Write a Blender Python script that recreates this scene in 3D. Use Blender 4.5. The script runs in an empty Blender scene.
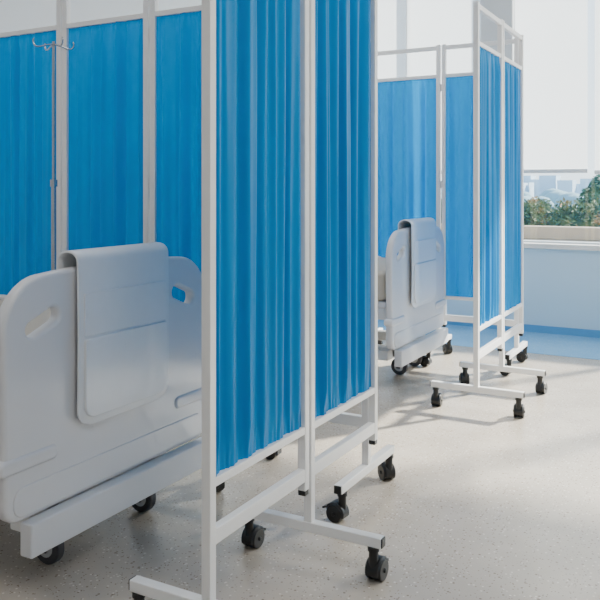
import bpy, bmesh, math, random
from mathutils import Vector, Matrix
random.seed(7)
S = bpy.context.scene
COL = S.collection
H = 0.98

# ---------------------------------------------------------------- materials
def mat(name, color, rough=0.5, metal=0.0, spec=0.5, var=0.0, vscale=30, bump=0.0, bscale=200, coat=0.0):
    m = bpy.data.materials.new(name); m.use_nodes = True
    nt = m.node_tree; b = nt.nodes['Principled BSDF']
    b.inputs['Base Color'].default_value = (*color, 1)
    b.inputs['Roughness'].default_value = rough
    b.inputs['Metallic'].default_value = metal
    b.inputs['Specular IOR Level'].default_value = spec
    b.inputs['Coat Weight'].default_value = coat
    tc = nt.nodes.new('ShaderNodeTexCoord')
    if var > 0:
        n = nt.nodes.new('ShaderNodeTexNoise'); n.inputs['Scale'].default_value = vscale
        nt.links.new(tc.outputs['Object'], n.inputs['Vector'])
        r = nt.nodes.new('ShaderNodeMapRange')
        r.inputs['To Min'].default_value = 1 - var; r.inputs['To Max'].default_value = 1 + var
        nt.links.new(n.outputs['Fac'], r.inputs['Value'])
        mx = nt.nodes.new('ShaderNodeMix'); mx.data_type = 'RGBA'; mx.blend_type = 'MULTIPLY'
        mx.inputs['Factor'].default_value = 1
        mx.inputs[6].default_value = (*color, 1)
        nt.links.new(r.outputs['Result'], mx.inputs[7])
        nt.links.new(mx.outputs[2], b.inputs['Base Color'])
    if bump > 0:
        n2 = nt.nodes.new('ShaderNodeTexNoise'); n2.inputs['Scale'].default_value = bscale
        nt.links.new(tc.outputs['Object'], n2.inputs['Vector'])
        bp = nt.nodes.new('ShaderNodeBump'); bp.inputs['Strength'].default_value = bump
        bp.inputs['Distance'].default_value = 0.002
        nt.links.new(n2.outputs['Fac'], bp.inputs['Height'])
        nt.links.new(bp.outputs['Normal'], b.inputs['Normal'])
    return m

M_white = mat('white_powder_coat', (0.90, 0.90, 0.90), 0.33, var=0.02)
M_plastic = mat('bed_plastic', (0.78, 0.79, 0.82), 0.30, var=0.02, vscale=8, coat=0.2)
M_tray = mat('holder_plastic', (0.88, 0.90, 0.92), 0.28, var=0.02, coat=0.2)
M_black = mat('black_plastic', (0.010, 0.011, 0.013), 0.38, var=0.1)
M_grey = mat('grey_rubber', (0.06, 0.06, 0.07), 0.5, var=0.1)
M_hub = mat('hub_grey', (0.55, 0.56, 0.58), 0.4, var=0.05)
M_metal = mat('chrome', (0.55, 0.55, 0.57), 0.2, metal=1.0, var=0.03)
M_mattress = mat('mattress_vinyl', (0.62, 0.56, 0.47), 0.7, var=0.06, vscale=12, bump=0.3)
M_pillow = mat('pillow_cotton', (0.85, 0.85, 0.86), 0.8, var=0.03, bump=0.3)
M_wall = mat('wall_paint', (0.74, 0.77, 0.80), 0.75, var=0.02, vscale=3, bump=0.1)
M_wallblue = mat('wall_panel_blue', (0.56, 0.76, 0.90), 0.55, var=0.02, vscale=3)
M_ceil = mat('ceiling_paint', (0.78, 0.79, 0.80), 0.8, var=0.02)
M_frame = mat('window_frame', (0.76, 0.79, 0.82), 0.4, var=0.02)
M_sill = mat('sill_stone', (0.84, 0.82, 0.78), 0.4, var=0.05)
M_terr = mat('terrace_stone', (0.45, 0.35, 0.25), 0.8, var=0.15, vscale=6)
M_skirt = mat('skirting_blue', (0.10, 0.36, 0.66), 0.5, var=0.03)
M_bark = mat('tree_bark', (0.10, 0.07, 0.05), 0.9, var=0.3, vscale=8)

def curtain_mat():
    m = bpy.data.materials.new('blue_curtain_fabric'); m.use_nodes = True
    nt = m.node_tree; nt.nodes.clear()
    out = nt.nodes.new('ShaderNodeOutputMaterial')
    tc = nt.nodes.new('ShaderNodeTexCoord')
    mp = nt.nodes.new('ShaderNodeMapping'); mp.inputs['Scale'].default_value = (6, 6, 0.8)
    nt.links.new(tc.outputs['Object'], mp.inputs['Vector'])
    n = nt.nodes.new('ShaderNodeTexNoise'); n.inputs['Scale'].default_value = 2.0; n.inputs['Detail'].default_value = 2
    nt.links.new(mp.outputs['Vector'], n.inputs['Vector'])
    cr = nt.nodes.new('ShaderNodeValToRGB')
    cr.color_ramp.elements[0].position = 0.3; cr.color_ramp.elements[0].color = (0.000, 0.265, 0.64, 1)
    cr.color_ramp.elements[1].position = 0.75; cr.color_ramp.elements[1].color = (0.000, 0.315, 0.72, 1)
    nt.links.new(n.outputs['Fac'], cr.inputs['Fac'])
    wv = nt.nodes.new('ShaderNodeTexNoise'); wv.inputs['Scale'].default_value = 700
    nt.links.new(tc.outputs['Object'], wv.inputs['Vector'])
    bp = nt.nodes.new('ShaderNodeBump'); bp.inputs['Strength'].default_value = 0.1; bp.inputs['Distance'].default_value = 0.001
    nt.links.new(wv.outputs['Fac'], bp.inputs['Height'])
    b = nt.nodes.new('ShaderNodeBsdfPrincipled')
    b.inputs['Roughness'].default_value = 0.42
    b.inputs['Specular IOR Level'].default_value = 0.22
    nt.links.new(cr.outputs['Color'], b.inputs['Base Color'])
    nt.links.new(bp.outputs['Normal'], b.inputs['Normal'])
    t = nt.nodes.new('ShaderNodeBsdfTranslucent')
    nt.links.new(cr.outputs['Color'], t.inputs['Color'])
    mx = nt.nodes.new('ShaderNodeMixShader'); mx.inputs['Fac'].default_value = 0.36
    nt.links.new(b.outputs[0], mx.inputs[1]); nt.links.new(t.outputs[0], mx.inputs[2])
    nt.links.new(mx.outputs[0], out.inputs['Surface'])
    return m
M_curtain = curtain_mat()

def blind_mat():
    m = bpy.data.materials.new('roller_blind_fabric'); m.use_nodes = True
    nt = m.node_tree; nt.nodes.clear()
    out = nt.nodes.new('ShaderNodeOutputMaterial')
    tc = nt.nodes.new('ShaderNodeTexCoord')
    n = nt.nodes.new('ShaderNodeTexNoise'); n.inputs['Scale'].default_value = 4
    nt.links.new(tc.outputs['Object'], n.inputs['Vector'])
    cr = nt.nodes.new('ShaderNodeValToRGB')
    cr.color_ramp.elements[0].color = (0.82, 0.87, 0.92, 1); cr.color_ramp.elements[1].color = (0.88, 0.91, 0.94, 1)
    nt.links.new(n.outputs['Fac'], cr.inputs['Fac'])
    d = nt.nodes.new('ShaderNodeBsdfDiffuse'); t = nt.nodes.new('ShaderNodeBsdfTranslucent'); tr = nt.nodes.new('ShaderNodeBsdfTransparent')
    nt.links.new(cr.outputs['Color'], d.inputs['Color']); nt.links.new(cr.outputs['Color'], t.inputs['Color'])
    mx = nt.nodes.new('ShaderNodeMixShader'); mx.inputs['Fac'].default_value = 0.5
    nt.links.new(d.outputs[0], mx.inputs[1]); nt.links.new(t.outputs[0], mx.inputs[2])
    m2 = nt.nodes.new('ShaderNodeMixShader'); m2.inputs['Fac'].default_value = 0.10
    nt.links.new(mx.outputs[0], m2.inputs[1]); nt.links.new(tr.outputs[0], m2.inputs[2])
    nt.links.new(m2.outputs[0], out.inputs['Surface'])
    return m
M_blind = blind_mat()

def glass_mat():
    m = bpy.data.materials.new('window_glass'); m.use_nodes = True
    nt = m.node_tree; nt.nodes.clear()
    out = nt.nodes.new('ShaderNodeOutputMaterial')
    tr = nt.nodes.new('ShaderNodeBsdfTransparent'); tr.inputs['Color'].default_value = (0.95, 0.98, 0.98, 1)
    g = nt.nodes.new('ShaderNodeBsdfGlossy'); g.inputs['Roughness'].default_value = 0.02
    mx = nt.nodes.new('ShaderNodeMixShader'); mx.inputs['Fac'].default_value = 0.05
    nt.links.new(tr.outputs[0], mx.inputs[1]); nt.links.new(g.outputs[0], mx.inputs[2])
    nt.links.new(mx.outputs[0], out.inputs['Surface'])
    return m
M_glass = glass_mat()

def floor_mat(name, base, c2, dark, light):
    m = bpy.data.materials.new(name); m.use_nodes = True
    nt = m.node_tree; b = nt.nodes['Principled BSDF']
    tc = nt.nodes.new('ShaderNodeTexCoord')
    n = nt.nodes.new('ShaderNodeTexNoise'); n.inputs['Scale'].default_value = 5; n.inputs['Detail'].default_value = 6
    nt.links.new(tc.outputs['Object'], n.inputs['Vector'])
    cr = nt.nodes.new('ShaderNodeValToRGB')
    cr.color_ramp.elements[0].position = 0.35; cr.color_ramp.elements[0].color = (*base, 1)
    cr.color_ramp.elements[1].position = 0.7; cr.color_ramp.elements[1].color = (*c2, 1)
    nt.links.new(n.outputs['Fac'], cr.inputs['Fac'])
    prev = cr.outputs['Color']
    for sc, col, lo, hi, keep in ((64, dark, 0.18, 0.24, 0.30), (90, light, 0.22, 0.30, 0.28), (130, dark, 0.22, 0.3, 0.34)):
        v = nt.nodes.new('ShaderNodeTexVoronoi'); v.inputs['Scale'].default_value = sc
        nt.links.new(tc.outputs['Object'], v.inputs['Vector'])
        r = nt.nodes.new('ShaderNodeMapRange')
        r.inputs['From Min'].default_value = lo; r.inputs['From Max'].default_value = hi
        r.inputs['To Min'].default_value = 1; r.inputs['To Max'].default_value = 0
        nt.links.new(v.outputs['Distance'], r.inputs['Value'])
        sep = nt.nodes.new('ShaderNodeSeparateColor'); nt.links.new(v.outputs['Color'], sep.inputs[0])
        lt = nt.nodes.new('ShaderNodeMath'); lt.operation = 'LESS_THAN'; lt.inputs[1].default_value = keep
        nt.links.new(sep.outputs[0], lt.inputs[0])
        mu = nt.nodes.new('ShaderNodeMath'); mu.operation = 'MULTIPLY'
        nt.links.new(r.outputs['Result'], mu.inputs[0]); nt.links.new(lt.outputs[0], mu.inputs[1])
        mx = nt.nodes.new('ShaderNodeMix'); mx.data_type = 'RGBA'
        nt.links.new(mu.outputs[0], mx.inputs[0]); nt.links.new(prev, mx.inputs[6]); mx.inputs[7].default_value = (*col, 1)
        prev = mx.outputs[2]
    nt.links.new(prev, b.inputs['Base Color'])
    b.inputs['Roughness'].default_value = 0.27
    b.inputs['Specular IOR Level'].default_value = 0.5
    return m
M_floor = floor_mat('terrazzo_vinyl', (0.49, 0.435, 0.37), (0.57, 0.51, 0.44), (0.29, 0.235, 0.19), (0.76, 0.71, 0.64))
M_floorb = floor_mat('blue_vinyl_border', (0.22, 0.49, 0.76), (0.26, 0.53, 0.80), (0.16, 0.40, 0.66), (0.42, 0.65, 0.86))

def leaf_mat(name, cols, scale=3.0):
    m = bpy.data.materials.new(name); m.use_nodes = True
    nt = m.node_tree; b = nt.nodes['Principled BSDF']
    tc = nt.nodes.new('ShaderNodeTexCoord')
    n = nt.nodes.new('ShaderNodeTexNoise'); n.inputs['Scale'].default_value = scale; n.inputs['Detail'].default_value = 5
    nt.links.new(tc.outputs['Object'], n.inputs['Vector'])
    cr = nt.nodes.new('ShaderNodeValToRGB')
    els = cr.color_ramp.elements
    els[0].position = 0.35; els[0].color = (*cols[0], 1); els[1].position = 0.7; els[1].color = (*cols[-1], 1)
    for i, c in enumerate(cols[1:-1]):
        e = els.new(0.35 + 0.35 * (i + 1) / (len(cols) - 1)); e.color = (*c, 1)
    nt.links.new(n.outputs['Fac'], cr.inputs['Fac']); nt.links.new(cr.outputs['Color'], b.inputs['Base Color'])
    b.inputs['Roughness'].default_value = 0.7
    return m

# ---------------------------------------------------------------- helpers
def empty(name, loc=(0, 0, 0), rotz=0):
    e = bpy.data.objects.new(name, None); e.location = loc; e.rotation_euler = (0, 0, rotz)
    e.empty_display_size = 0.1; COL.objects.link(e); return e

def finish(bm, name, material, parent=None, bevel=0.0, segs=2, smooth=False, loc=None, rotz=0.0):
    me = bpy.data.meshes.new(name)
    bmesh.ops.recalc_face_normals(bm, faces=bm.faces)
    bm.to_mesh(me); bm.free()
    me.materials.append(material)
    if smooth or bevel > 0:
        for p in me.polygons: p.use_smooth = True
        try: me.set_sharp_from_angle(angle=math.radians(40))
        except Exception: pass
    o = bpy.data.objects.new(name, me); COL.objects.link(o)
    if bevel > 0:
        md = o.modifiers.new('bevel', 'BEVEL'); md.width = bevel; md.segments = segs; md.limit_method = 'ANGLE'
        md.harden_normals = True
    if parent: o.parent = parent
    if loc: o.location = loc
    o.rotation_euler = (0, 0, rotz)
    return o

def box(bm, x0, x1, y0, y1, z0, z1):
    m = Matrix.Translation(((x0+x1)/2, (y0+y1)/2, (z0+z1)/2)) @ Matrix.Diagonal((abs(x1-x0), abs(y1-y0), abs(z1-z0), 1))
    bmesh.ops.create_cube(bm, size=1, matrix=m)

def cyl(bm, p0, p1, r, seg=20, r2=None):
    p0, p1 = Vector(p0), Vector(p1); d = p1 - p0
    q = Vector((0, 0, 1)).rotation_difference(d.normalized()).to_matrix().to_4x4()
    bmesh.ops.create_cone(bm, cap_ends=True, segments=seg, radius1=r, radius2=r if r2 is None else r2,
                          depth=d.length, matrix=Matrix.Translation((p0+p1)/2) @ q)

def tube(name, pts, r, material, parent):
    cu = bpy.data.curves.new(name, 'CURVE'); cu.dimensions = '3D'; cu.bevel_depth = r; cu.bevel_resolution = 3
    sp = cu.splines.new('POLY'); sp.points.add(len(pts)-1)
    for i, p in enumerate(pts): sp.points[i].co = (*p, 1)
    cu.use_fill_caps = True
    return conv(cu, name, material, parent)

def conv(cu, name, material, parent, rot=None, loc=None):
    tmp = bpy.data.objects.new(name + '_tmp', cu); COL.objects.link(tmp)
    dg = bpy.context.evaluated_depsgraph_get(); dg.update()
    me = bpy.data.meshes.new_from_object(tmp.evaluated_get(dg))
    bpy.data.objects.remove(tmp)
    me.name = name
    me.materials.clear(); me.materials.append(material)
    for p in me.polygons: p.use_smooth = True
    try: me.set_sharp_from_angle(angle=math.radians(35))
    except Exception: pass
    o = bpy.data.objects.new(name, me); COL.objects.link(o)
    o.parent = parent
    if rot: o.rotation_euler = rot
    if loc: o.location = loc
    return o

def rrect(x0, x1, y0, y1, rs, n=10):
    pts = []
    cs = [((x0+rs[0], y0+rs[0]), math.pi, rs[0]), ((x1-rs[1], y0+rs[1]), 1.5*math.pi, rs[1]),
          ((x1-rs[2], y1-rs[2]), 0, rs[2]), ((x0+rs[3], y1-rs[3]), 0.5*math.pi, rs[3])]
    for (c, a0, r) in cs:
        for i in range(n+1):
            a = a0 + 0.5*math.pi*i/n
            pts.append((c[0]+r*math.cos(a), c[1]+r*math.sin(a)))
    return pts

def rot_pts(pts, c, ang):
    return [(c[0]+(x-c[0])*math.cos(ang)-(y-c[1])*math.sin(ang), c[1]+(x-c[0])*math.sin(ang)+(y-c[1])*math.cos(ang)) for x, y in pts]

def plate(name, loops, thick, bevel, material, parent, rot, loc):
    cu = bpy.data.curves.new(name, 'CURVE'); cu.dimensions = '2D'; cu.fill_mode = 'BOTH'
    cu.extrude = thick/2 - bevel; cu.bevel_depth = bevel; cu.bevel_resolution = 3; cu.offset = -bevel
    for pts in loops:
        sp = cu.splines.new('POLY'); sp.points.add(len(pts)-1)
        for i, p in enumerate(pts): sp.points[i].co = (p[0], p[1], 0, 1)
        sp.use_cyclic_u = True
    return conv(cu, name, material, parent, rot, loc)

# ---------------------------------------------------------------- caster
def caster(parent, x, y, ang, r=0.026, top=0.088, idx=0):
    ca, sa = math.cos(ang), math.sin(ang)
    def L(a, b, z): return (x + a*ca - b*sa, y + a*sa + b*ca, z)
    off = 0.014
    bm = bmesh.new()
    for s in (-1, 1):
        cyl(bm, L(off, s*0.006, r), L(off, s*0.022, r), r, 28)
    cyl(bm, L(off, -0.026, r), L(off, 0.026, r), 0.006, 12)
    finish(bm, f'caster_wheels_{idx}', M_black, parent, bevel=0.004, segs=2)
    bm = bmesh.new()
    n = 14; R0, R1 = r*1.04, r*1.24
    rings = []
    for i in range(n+1):
        a = math.radians(20 + 175*i/n)
        ring = []
        for (rr, bb) in ((R0, -0.02), (R1, -0.016), (R1, 0.016), (R0, 0.02)):
            ring.append(bm.verts.new(L(off + rr*math.cos(a), bb, r + rr*math.sin(a))))
        rings.append(ring)
    for i in range(n):
        for j in range(4):
            bm.faces.new((rings[i][j], rings[i][(j+1) % 4], rings[i+1][(j+1) % 4], rings[i+1][j]))
    bm.faces.new(rings[0]); bm.faces.new(rings[-1][::-1])
    cyl(bm, L(-0.004, 0, r*1.2), L(-0.004, 0, top-0.008), 0.012, 16)
    cyl(bm, L(-0.004, 0, top-0.01), L(-0.004, 0, top), 0.015, 16)
    cyl(bm, L(off, -0.005, r), L(off, 0.005, r), r*0.98, 20)
    v = [L(off+r*0.7, -0.012, r*1.5), L(off+r*0.7, 0.012, r*1.5), L(off+r*1.7, 0.012, r*1.15), L(off+r*1.7, -0.012, r*1.15)]
    lo = [bm.verts.new(p) for p in v]; hi = [bm.verts.new((p[0], p[1], p[2]+0.006)) for p in v]
    bm.faces.new(lo[::-1]); bm.faces.new(hi)
    for j in range(4): bm.faces.new((lo[j], lo[(j+1) % 4], hi[(j+1) % 4], hi[j]))
    finish(bm, f'caster_hood_{idx}', M_black, parent, smooth=True)

# ---------------------------------------------------------------- privacy screen panel
T = 0.023
def panel(parent, ox, oy, rotz, w, seed, k):
    p = bpy.data.objects.new(f'panel_{k}', None); COL.objects.link(p); p.parent = parent
    p.location = (ox, oy, 0); p.rotation_euler = (0, 0, rotz); p.empty_display_size = .1
    h = T/2
    bm = bmesh.new()
    box(bm, 0, T, -h, h, 0.11, 1.795)
    box(bm, w-T, w, -h, h, 0.205, 1.795)
    for z0, z1, hh in ((1.765, 1.788, h*.9), (1.606, 1.626, h*.75), (0.350, 0.370, h*.9), (0.228, 0.262, h*.9)):
        box(bm, T*0.5, w-T*0.5, -hh, hh, z0, z1)
    box(bm, -0.002, T+0.002, -0.205, 0.205, 0.088, 0.114)
    finish(bm, 'frame_tubes', M_white, p, bevel=0.0025)
    bm = bmesh.new()
    box(bm, w-T+0.001, w-0.001, -h+0.001, h-0.001, 0.192, 0.206)
    for s in (-1, 1):
        box(bm, 0.0, T, s*0.205, s*0.209, 0.089, 0.113)
    finish(bm, 'end_caps', M_black, p, bevel=0.002)
    bm = bmesh.new()
    for z in (0.45, 1.0, 1.55):
        cyl(bm, (w+0.005, 0, z-0.02), (w+0.005, 0, z+0.02), 0.005, 12)
        box(bm, w-0.012, w+0.005, -0.002, 0.002, z-0.018, z+0.018)
    finish(bm, 'hinges', M_white, p, smooth=True)
    # gathered curtain
    rnd = random.Random(seed)
    nx, nz = 200, 46
    z0, z1 = 0.362, 1.616
    u0, u1 = T*0.9, w-T*0.9
    comps = [(rnd.uniform(5.2, 6.4), rnd.uniform(0, 6.28), 0.62), (rnd.uniform(8.2, 10.0), rnd.uniform(0, 6.28), 0.30),
             (rnd.uniform(2.8, 3.8), rnd.uniform(0, 6.28), 0.34)]
    ph = [rnd.uniform(0, 6.28) for _ in comps]
    bm = bmesh.new(); grid = []
    for j in range(nz+1):
        t = j/nz; z = z0 + (z1-z0)*t
        pin = min(1.0, min(t, 1-t)/0.07)
        env = 0.40 + 0.60*(pin*pin*(3-2*pin))
        row = []
        for i in range(nx+1):
            s = i/nx
            d = 0
            for c, (f, a, amp) in enumerate(comps):
                drift = 0.45*math.sin(1.8*t + ph[c]) + 0.12*math.sin(5.1*t + 2*ph[c])
                d += amp*math.sin(2*math.pi*f*s + a + drift)*(0.8+0.35*math.sin(2.5*t+ph[c]+4*s))
            sh = math.exp(-((min(t, 1-t))/0.03)**2)
            d = d*env*0.0150 + sh*0.0015*math.sin(2*math.pi*22*s + ph[0])
            edge = min(1.0, min(s, 1-s)/0.03)
            d *= 0.3+0.7*edge
            x = u0 + (u1-u0)*s + 0.004*math.sin(2*math.pi*comps[0][0]*s + ph[2] + 1.4*t)*edge
            row.append(bm.verts.new((x, d, z)))
        grid.append(row)
    for j in range(nz):
        for i in range(nx):
            bm.faces.new((grid[j][i], grid[j][i+1], grid[j+1][i+1], grid[j+1][i]))
    me = bpy.data.meshes.new('curtain'); bm.to_mesh(me); bm.free()
    me.materials.append(M_curtain)
    for q in me.polygons: q.use_smooth = True
    o = bpy.data.objects.new('curtain', me); COL.objects.link(o); o.parent = p
    caster(p, T/2, -0.183, rnd.uniform(-0.9, 0.5) , idx=1)
    caster(p, T/2, 0.183, rnd.uniform(-0.9, 0.6), idx=2)
    return p

def screen(x0, y0, ydiv, seed, WF):
    e = empty('privacy_screen', (x0, y0, 0))
    W = 0.43
    panel(e, 0, 0, math.pi/2, WF, seed, 1)
    panel(e, 0, WF+0.01, math.pi/2, WF, seed+1, 2)
    x = -0.027
    for k in range(4):
        panel(e, x, ydiv-y0, math.pi, W, seed+2+k, 3+k)
        x -= W+0.01
    return e
screen(-0.950, 1.325, 2.240, 11, 0.440)
screen(-0.953, 3.335, 4.26, 31, 0.430)

# ---------------------------------------------------------------- hospital bed
def bed(x, y, with_pole, near_wheel):
    e = empty('hospital_bed', (x, y, 0))
    W = 0.79
    RB = (math.pi/2, 0, math.pi/2)
    def dens(pts):
        res = []
        for i, p in enumerate(pts):
            q = pts[(i+1) % len(pts)]
            L = math.hypot(p[0]-q[0], p[1]-q[1])
            k = max(1, int(L/0.03))
            for a in range(k): res.append((p[0]+(q[0]-p[0])*a/k, p[1]+(q[1]-p[1])*a/k))
        return res
    def board(name, xloc, z0, z1):
        base = dens(rrect(0, W, z0, z1, (0.04, 0.04, 0.12, 0.12), 14))
        o = []
        for (u, v) in base:
            s = (u-W/2)/(W/2); tv = (v-z0)/(z1-z0)
            o.append((W/2+(u-W/2)*(1-0.02*(1-tv)), v+0.024*(1-s*s)*tv))
        hl = rot_pts(rrect(0.067, 0.173, z1-0.121, z1-0.083, (0.0185,)*4, 8), (0.12, z1-0.10), math.radians(22))
        hr = [(W-u, v) for u, v in hl][::-1]
        plate(name, [o, hl, hr], 0.036, 0.010, M_plastic, e, RB, (xloc, 0, 0))
    board('foot_board', 0.0, 0.205, 0.760)
    board('head_board', -2.05, 0.30, 0.93)
    plate('foot_lower_band', [dens(rrect(0.03, W-0.03, 0.215, 0.285, (0.03,)*4, 8))], 0.008, 0.003, M_plastic, e, RB, (0.017, 0, 0))
    for k, (a, b) in enumerate(((-0.012, 0.165), (W-0.165, W+0.012))):
        plate(f'corner_guard_{k}', [dens(rrect(a, b, 0.322, 0.358, (0.017,)*4, 8))], 0.046, 0.008, M_plastic, e, RB, (0.002, 0, 0))
    bm = bmesh.new(); box(bm, 0.005, 0.045, 0.060, W-0.02, 0.120, 0.200)
    finish(bm, 'foot_beam', M_plastic, e, bevel=0.005, segs=3)
    # chart holder hooked over the board
    bm = bmesh.new(); prof = []
    for i in range(8): prof.append((-0.030, 0.70 + 0.095*i/7))
    for i in range(1, 12):
        a = math.pi - math.pi*i/12
        prof.append((0.002+0.032*math.cos(a), 0.795+0.022*math.sin(a)))
    nb = 34
    for i in range(nb+1): prof.append((0.034+0.003*math.sin(math.pi*i/nb), 0.795 - 0.415*i/nb))
    yA, yB = 0.212, 0.570; rc = 0.045
    zb = prof[-1][1]
    rows = []
    ny = 14
    for k, (px, pz) in enumerate(prof):
        ins = 0
        if k > 30 and pz-zb < rc: ins = rc-math.sqrt(max(0, rc*rc-(rc-(pz-zb))**2))
        if k < 8 and pz-0.70 < 0.03: ins = 0.03-math.sqrt(max(0, 0.0009-(0.03-(pz-0.70))**2))
        row = [bm.verts.new((px, yA+ins+(yB-yA-2*ins)*j/ny, pz)) for j in range(ny+1)]
        rows.append(row)
    for a in range(len(rows)-1):
        for j in range(ny): bm.faces.new((rows[a][j], rows[a][j+1], rows[a+1][j+1], rows[a+1][j]))
    o = finish(bm, 'chart_holder', M_tray, e, smooth=True)
    md = o.modifiers.new('s', 'SOLIDIFY'); md.thickness = 0.006; md.offset = 1
    md = o.modifiers.new('b', 'BEVEL'); md.width = 0.002; md.segments = 2
    plate('chart_pocket', [dens(rrect(yA+0.018, yB-0.018, 0.400, 0.60, (0.035, 0.035, 0.008, 0.008), 8))], 0.010, 0.003, M_tray, e, RB, (0.045, 0, 0))
    plate('chart_sheet', [dens(rrect(yA+0.018, yB-0.018, 0.606, 0.715, (0.004, 0.004, 0.006, 0.006), 8))], 0.006, 0.002, M_tray, e, RB, (0.043, 0, 0))
    # frame under the mattress
    bm = bmesh.new()
    box(bm, -2.03, -0.02, 0.06, 0.10, 0.34, 0.40); box(bm, -2.03, -0.02, W-0.10, W-0.06, 0.34, 0.40)
    for xx in (-0.12, -0.7, -1.3, -1.9): box(bm, xx-0.02, xx+0.02, 0.08, W-0.08, 0.345, 0.395)
    box(bm, -1.95, -0.06, 0.20, 0.25, 0.13, 0.18); box(bm, -1.95, -0.06, W-0.21, W-0.16, 0.13, 0.18)
    box(bm, -0.12, -0.06, 0.14, W-0.10, 0.125, 0.175); box(bm, -1.95, -1.89, 0.10, W-0.10, 0.125, 0.175)
    for xx in (-0.55, -1.5):
        for yy in (0.225, W-0.185):
            cyl(bm, (xx-0.12, yy, 0.16), (xx+0.08, yy, 0.36), 0.018, 14)
    finish(bm, 'under_frame', M_white, e, bevel=0.004)
    bm = bmesh.new(); box(bm, -2.02, -0.03, 0.05, W-0.05, 0.40, 0.43)
    finish(bm, 'deck', M_plastic, e, bevel=0.006)
    bm = bmesh.new(); box(bm, -2.01, -0.035, 0.045, W-0.045, 0.43, 0.58)
    finish(bm, 'mattress', M_mattress, e, bevel=0.03, segs=5)
    bm = bmesh.new(); bmesh.ops.create_cube(bm, size=1)
    bmesh.ops.subdivide_edges(bm, edges=bm.edges, cuts=7, use_grid_fill=True)
    for v in bm.verts:
        u, w_ = v.co.x*2, v.co.y*2
        puff = (1-abs(u)**2.5)*(1-abs(w_)**2.5)
        v.co = Vector((-1.78+u*0.20, W/2+w_*0.27, 0.63+v.co.z*(0.02+0.10*max(0, puff)**0.5)))
    finish(bm, 'pillow', M_pillow, e, smooth=True)
    RS = (math.pi/2, 0, 0)
    for k, (xa, xb) in enumerate(((-1.02, -0.30), (-1.86, -1.14))):
        for s, yy in ((0, 0.018), (1, W-0.018)):
            out = dens(rrect(xa, xb, 0.30, 0.585, (0.05, 0.05, 0.10, 0.10), 10))
            h1 = rrect(xa+0.09, (xa+xb)/2-0.03, 0.475, 0.535, (0.028,)*4, 8)
            h2 = rrect((xa+xb)/2+0.03, xb-0.09, 0.475, 0.535, (0.028,)*4, 8)
            plate(f'side_rail_{k}_{s}', [out, h1, h2], 0.03, 0.008, M_plastic, e, RS, (0, yy, 0))
    n = 0
    for xx in (-0.085, -1.92):
        for yy in (near_wheel, W-0.17):
            n += 1
            bm = bmesh.new()
            cyl(bm, (xx-0.015, yy-0.014, 0.045), (xx-0.015, yy+0.014, 0.045), 0.045, 32)
            finish(bm, f'bed_wheel_{n}', M_grey, e, bevel=0.006, segs=3)
            bm = bmesh.new()
            cyl(bm, (xx-0.015, yy-0.016, 0.045), (xx-0.015, yy+0.016, 0.045), 0.026, 24)
            finish(bm, f'bed_wheel_hub_{n}', M_hub, e, bevel=0.003)
            bm = bmesh.new()
            for s in (-1, 1):
                vs = [(xx-0.025, 0.035), (xx-0.005, 0.035), (xx+0.020, 0.10), (xx-0.025, 0.10)]
                a = [bm.verts.new((p, yy+s*0.018, q)) for p, q in vs]; b = [bm.verts.new((p, yy+s*0.022, q)) for p, q in vs]
                bm.faces.new(a); bm.faces.new(b[::-1])
                for j in range(4): bm.faces.new((a[j], a[(j+1) % 4], b[(j+1) % 4], b[j]))
            box(bm, xx-0.030, xx+0.022, yy-0.022, yy+0.022, 0.098, 0.11)
            cyl(bm, (xx, yy, 0.105), (xx, yy, 0.16), 0.014, 16)
            finish(bm, f'bed_fork_{n}', M_grey, e, smooth=True)
    if with_pole:
        px, py = -2.13-x, 2.035-y
        bm = bmesh.new()
        cyl(bm, (px, py, 0.34), (px, py, 1.0), 0.009, 16)
        cyl(bm, (px, py, 1.0), (px, py, 1.51), 0.006, 16)
        cyl(bm, (px, py, 0.985), (px, py, 1.01), 0.013, 16)
        box(bm, px-0.015, px+0.015, W-0.07, py+0.012, 0.35, 0.39)
        finish(bm, 'iv_pole_tube', M_metal, e, smooth=True)
        for k in range(4):
            a = math.radians(-25 + 90*k)
            pts = []
            for (r, z) in ((0, 1.50), (0.03, 1.495), (0.055, 1.487), (0.070, 1.487), (0.080, 1.494), (0.083, 1.505), (0.080, 1.515)):
                pts.append((px+r*math.cos(a), py+r*math.sin(a)*0.85, z))
            tube(f'iv_hook_{k}', pts, 0.0028, M_metal, e)
    return e
bed(-1.45, 1.215, True, 0.25)
bed(-1.40, 3.43, False, 0.40)

# ---------------------------------------------------------------- room
XL, XR, YB, YW, ZC = -3.75, 3.6, -2.6, 5.39, 2.75
def slab(name, m, *b, bevel=0):
    bm = bmesh.new(); box(bm, *b); return finish(bm, name, m, None, bevel=bevel)
slab('floor', M_floor, XL-0.1, XR+0.1, YB-0.1, YW+0.15, -0.1, 0)
slab('floor_border', M_floorb, XL, XR, 4.70, YW, 0.0, 0.002)  # blue strip of floor along the window wall
slab('ceiling', M_ceil, XL-0.1, XR+0.1, YB-0.1, YW+0.15, ZC, ZC+0.1)
slab('wall_left', M_wall, XL-0.1, XL, YB-0.1, YW+0.15, 0, ZC)
slab('wall_right', M_wall, XR, XR+0.1, YB-0.1, YW+0.15, 0, ZC)
slab('wall_back', M_wall, XL, XR, YB-0.1, YB, 0, ZC)
ZS = 0.570
slab('wall_window_side', M_wallblue, XL, XR, YW, YW+0.15, 0, ZS)
slab('trim_lintel', M_wall, XL, XR, YW, YW+0.15, 2.6, ZC)
slab('baseboard_window_side', M_skirt, XL, XR, YW-0.012, YW, 0.002, 0.05)
slab('trim_sill', M_sill, XL, XR, YW-0.03, YW+0.22, ZS, ZS+0.035, bevel=0.006)

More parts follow.
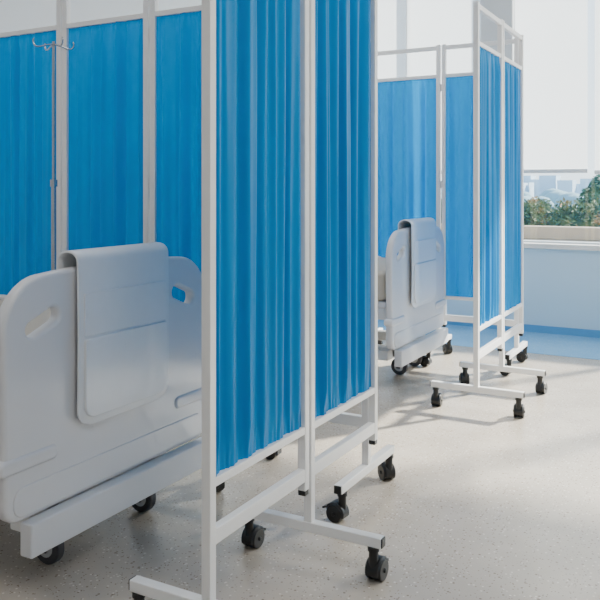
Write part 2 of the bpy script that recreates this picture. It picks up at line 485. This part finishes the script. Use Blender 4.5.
wins = [(-3.7, -2.9), (-2.9, -2.07), (-2.07, -1.5), (-1.28, 0.10), (0.10, 1.10), (1.10, 2.2), (2.2, 3.55)]
blinds = [(-3.7, -2.9, 1.085), (-2.9, -2.07, 1.085), (-2.07, -1.5, 1.085), (-1.28, -0.79, 1.085), (-0.76, 0.10, 1.075),
          (0.10, 1.10, 2.05), (1.10, 2.2, 2.05), (2.2, 3.55, 2.05)]
slab('trim_pillar', M_wall, -1.5, -1.28, YW-0.02, YW+0.15, ZS+0.035, 2.6, bevel=0.004)
for i, (a, b) in enumerate(wins):
    w = empty(f'window_{i+1}', (a, YW+0.09, ZS+0.035))
    wd, ht = b-a, 2.6-ZS-0.035; t = 0.022
    bm = bmesh.new()
    box(bm, 0, t, -0.025, 0.025, 0, ht); box(bm, wd-t, wd, -0.025, 0.025, 0, ht)
    box(bm, t, wd-t, -0.025, 0.025, 0, 0.012); box(bm, t, wd-t, -0.025, 0.025, ht-0.03, ht)
    finish(bm, 'frame', M_frame, w, bevel=0.003)
    bm = bmesh.new(); box(bm, t, wd-t, -0.003, 0.003, 0.012, ht-0.03)
    finish(bm, 'glass_pane', M_glass, w)
for (a, b, zb) in blinds:
    wd = b-a
    r = empty('roller_blind', (a, YW+0.03, 0))
    bm = bmesh.new()
    vs = [bm.verts.new(p) for p in ((0.008, 0, zb), (wd-0.008, 0, zb), (wd-0.008, 0, 2.58), (0.008, 0, 2.58))]
    bm.faces.new(vs); finish(bm, 'blind_cloth', M_blind, r)
    bm = bmesh.new(); box(bm, 0.006, wd-0.006, -0.008, 0.008, zb-0.005, zb+0.022)
    cyl(bm, (0.006, 0, 2.57), (wd-0.006, 0, 2.57), 0.025, 20)
    finish(bm, 'bottom_bar', M_frame, r, bevel=0.003)

# unseen ceiling fill lights, added with panel bodies to brighten the room
M_fill = bpy.data.materials.new('led_panel_diffuser'); M_fill.use_nodes = True
bb = M_fill.node_tree.nodes['Principled BSDF']; bb.inputs['Emission Color'].default_value = (1, 0.98, 0.95, 1); bb.inputs['Emission Strength'].default_value = 2
for k, (lx, ly) in enumerate(((0.8, 0.3), (0.8, 3.0), (-2.2, 0.8), (-2.2, 3.2))):
    c = empty('ceiling_lamp', (lx, ly, ZC))
    bm = bmesh.new(); box(bm, -0.6, 0.6, -0.3, 0.3, -0.03, 0.0); finish(bm, 'housing', M_white, c, bevel=0.004)
    bm = bmesh.new(); box(bm, -0.57, 0.57, -0.27, 0.27, -0.034, -0.029); finish(bm, 'diffuser', M_fill, c)
    L = bpy.data.lights.new('led', 'AREA'); L.shape = 'RECTANGLE'; L.size = 1.1; L.size_y = 0.5
    L.energy = 22 if lx > 0 else 10; L.color = (1.0, 0.99, 0.97)
    lo = bpy.data.objects.new('led', L); COL.objects.link(lo); lo.parent = c; lo.location = (0, 0, -0.045)

# ---------------------------------------------------------------- outside
slab('terrace', M_terr, -8, 10, YW+0.22, YW+8.0, -14.0, 0.42)
slab('planter_curb', M_terr, -8, 10, YW+3.3, YW+3.5, 0.42, 0.56, bevel=0.01)
M_ground = mat('distant_ground', (0.34, 0.42, 0.46), 0.95, var=0.15, vscale=0.02)  # distance haze is mixed into the ground colour
slab('ground_outside', M_ground, -900, 900, -10, 1500, -14.2, -14)
def foliage(n, xr, yr, zr, size, R0, seed, clumps, zmin):
    rnd = random.Random(seed); bm = bmesh.new()
    cl = [(rnd.uniform(*xr), rnd.uniform(*yr), rnd.uniform(zr[0], zr[1]), rnd.uniform(.6, 1.1)) for _ in range(clumps)]
    for i in range(n):
        c = rnd.choice(cl); R = c[3]*R0
        d = Vector((rnd.gauss(0, 1), rnd.gauss(0, 1), rnd.gauss(0, 1))).normalized()*R*rnd.uniform(.6, 1.05)
        p = Vector((c[0]+d.x, c[1]+d.y, c[2]+d.z))
        a = Vector((rnd.gauss(0, 1), rnd.gauss(0, 1), rnd.gauss(0, 1))).normalized()
        b = a.orthogonal().normalized(); s = size*rnd.uniform(.6, 1.3)
        qs = [p-a*s, p+b*s*0.45, p+a*s, p-b*s*0.45]
        for q in qs: q.z = max(zmin, q.z)
        bm.faces.new([bm.verts.new(q) for q in qs])
    return bm
M_leafA = leaf_mat('hedge_leaves', [(0.03, 0.075, 0.035), (0.08, 0.14, 0.05), (0.14, 0.18, 0.06), (0.45, 0.24, 0.08)], 4)
M_leafB = leaf_mat('tree_leaves', [(0.03, 0.08, 0.05), (0.07, 0.16, 0.07), (0.14, 0.22, 0.09)], 4)
bm = foliage(42000, (-5, 2), (9.15, 9.9), (0.48, 0.76), 0.030, 0.14, 3, 420, 0.425)
box(bm, -5, 2, 9.3, 9.7, 0.421, 0.62)
finish(bm, 'hedge', M_leafA)
tr = empty('garden_tree', (-1.50, 11.6, 0.421))
bm = foliage(9000, (-0.12, 0.6), (-0.3, 0.3), (0.30, 0.58), 0.045, 0.17, 5, 24, 0.05)
finish(bm, 'leaves', M_leafB, tr)
bm = bmesh.new(); cyl(bm, (0.11, 0, 0.0), (0.11, 0, 0.5), 0.05, 10, 0.03); finish(bm, 'trunk', M_bark, tr, smooth=True)
M_far = mat('distant_trees', (0.22, 0.34, 0.38), 0.95, var=0.3, vscale=0.2)  # blue-grey base colour carries the haze over the far trees
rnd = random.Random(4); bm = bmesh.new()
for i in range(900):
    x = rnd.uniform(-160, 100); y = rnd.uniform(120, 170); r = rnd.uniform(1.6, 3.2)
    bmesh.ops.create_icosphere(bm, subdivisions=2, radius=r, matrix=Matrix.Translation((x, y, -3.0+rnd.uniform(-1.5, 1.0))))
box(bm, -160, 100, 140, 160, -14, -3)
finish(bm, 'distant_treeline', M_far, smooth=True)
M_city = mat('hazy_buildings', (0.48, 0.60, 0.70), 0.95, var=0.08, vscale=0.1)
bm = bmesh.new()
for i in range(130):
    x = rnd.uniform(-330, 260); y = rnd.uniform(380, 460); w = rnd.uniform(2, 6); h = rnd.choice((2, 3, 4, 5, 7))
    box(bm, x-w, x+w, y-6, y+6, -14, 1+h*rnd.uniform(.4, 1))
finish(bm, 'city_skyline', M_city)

# ---------------------------------------------------------------- world + sun
Wd = bpy.data.worlds.new('World'); S.world = Wd; Wd.use_nodes = True
nt = Wd.node_tree; bg = nt.nodes['Background']
tc = nt.nodes.new('ShaderNodeTexCoord'); sp = nt.nodes.new('ShaderNodeSeparateXYZ')
nt.links.new(tc.outputs['Generated'], sp.inputs[0])
cr = nt.nodes.new('ShaderNodeValToRGB')
cr.color_ramp.elements[0].position = 0.0; cr.color_ramp.elements[0].color = (0.84, 0.92, 1.0, 1)
cr.color_ramp.elements[1].position = 0.6; cr.color_ramp.elements[1].color = (0.52, 0.73, 1.0, 1)
nt.links.new(sp.outputs['Z'], cr.inputs['Fac']); nt.links.new(cr.outputs['Color'], bg.inputs['Color'])
bg.inputs['Strength'].default_value = 3.1
sun = bpy.data.lights.new('sun', 'SUN'); sun.energy = 22; sun.angle = math.radians(3.0); sun.color = (1, 0.91, 0.79)
so = bpy.data.objects.new('sun', sun); COL.objects.link(so)
el = math.radians(30)
d = Vector((-0.56, -0.83, 0)).normalized()*math.cos(el) + Vector((0, 0, -math.sin(el)))
so.rotation_euler = d.to_track_quat('-Z', 'Y').to_euler()
so.location = (4, 12, 8)

# ---------------------------------------------------------------- camera
cam = bpy.data.cameras.new('camera'); co = bpy.data.objects.new('camera', cam); COL.objects.link(co)
cam.sensor_width = 36; cam.lens = 776/600*36; cam.shift_y = -112/600
cam.clip_start = 0.05; cam.clip_end = 3000
co.location = (0, 0, H); co.rotation_euler = (math.pi/2, 0, math.radians(28.7))
S.camera = co
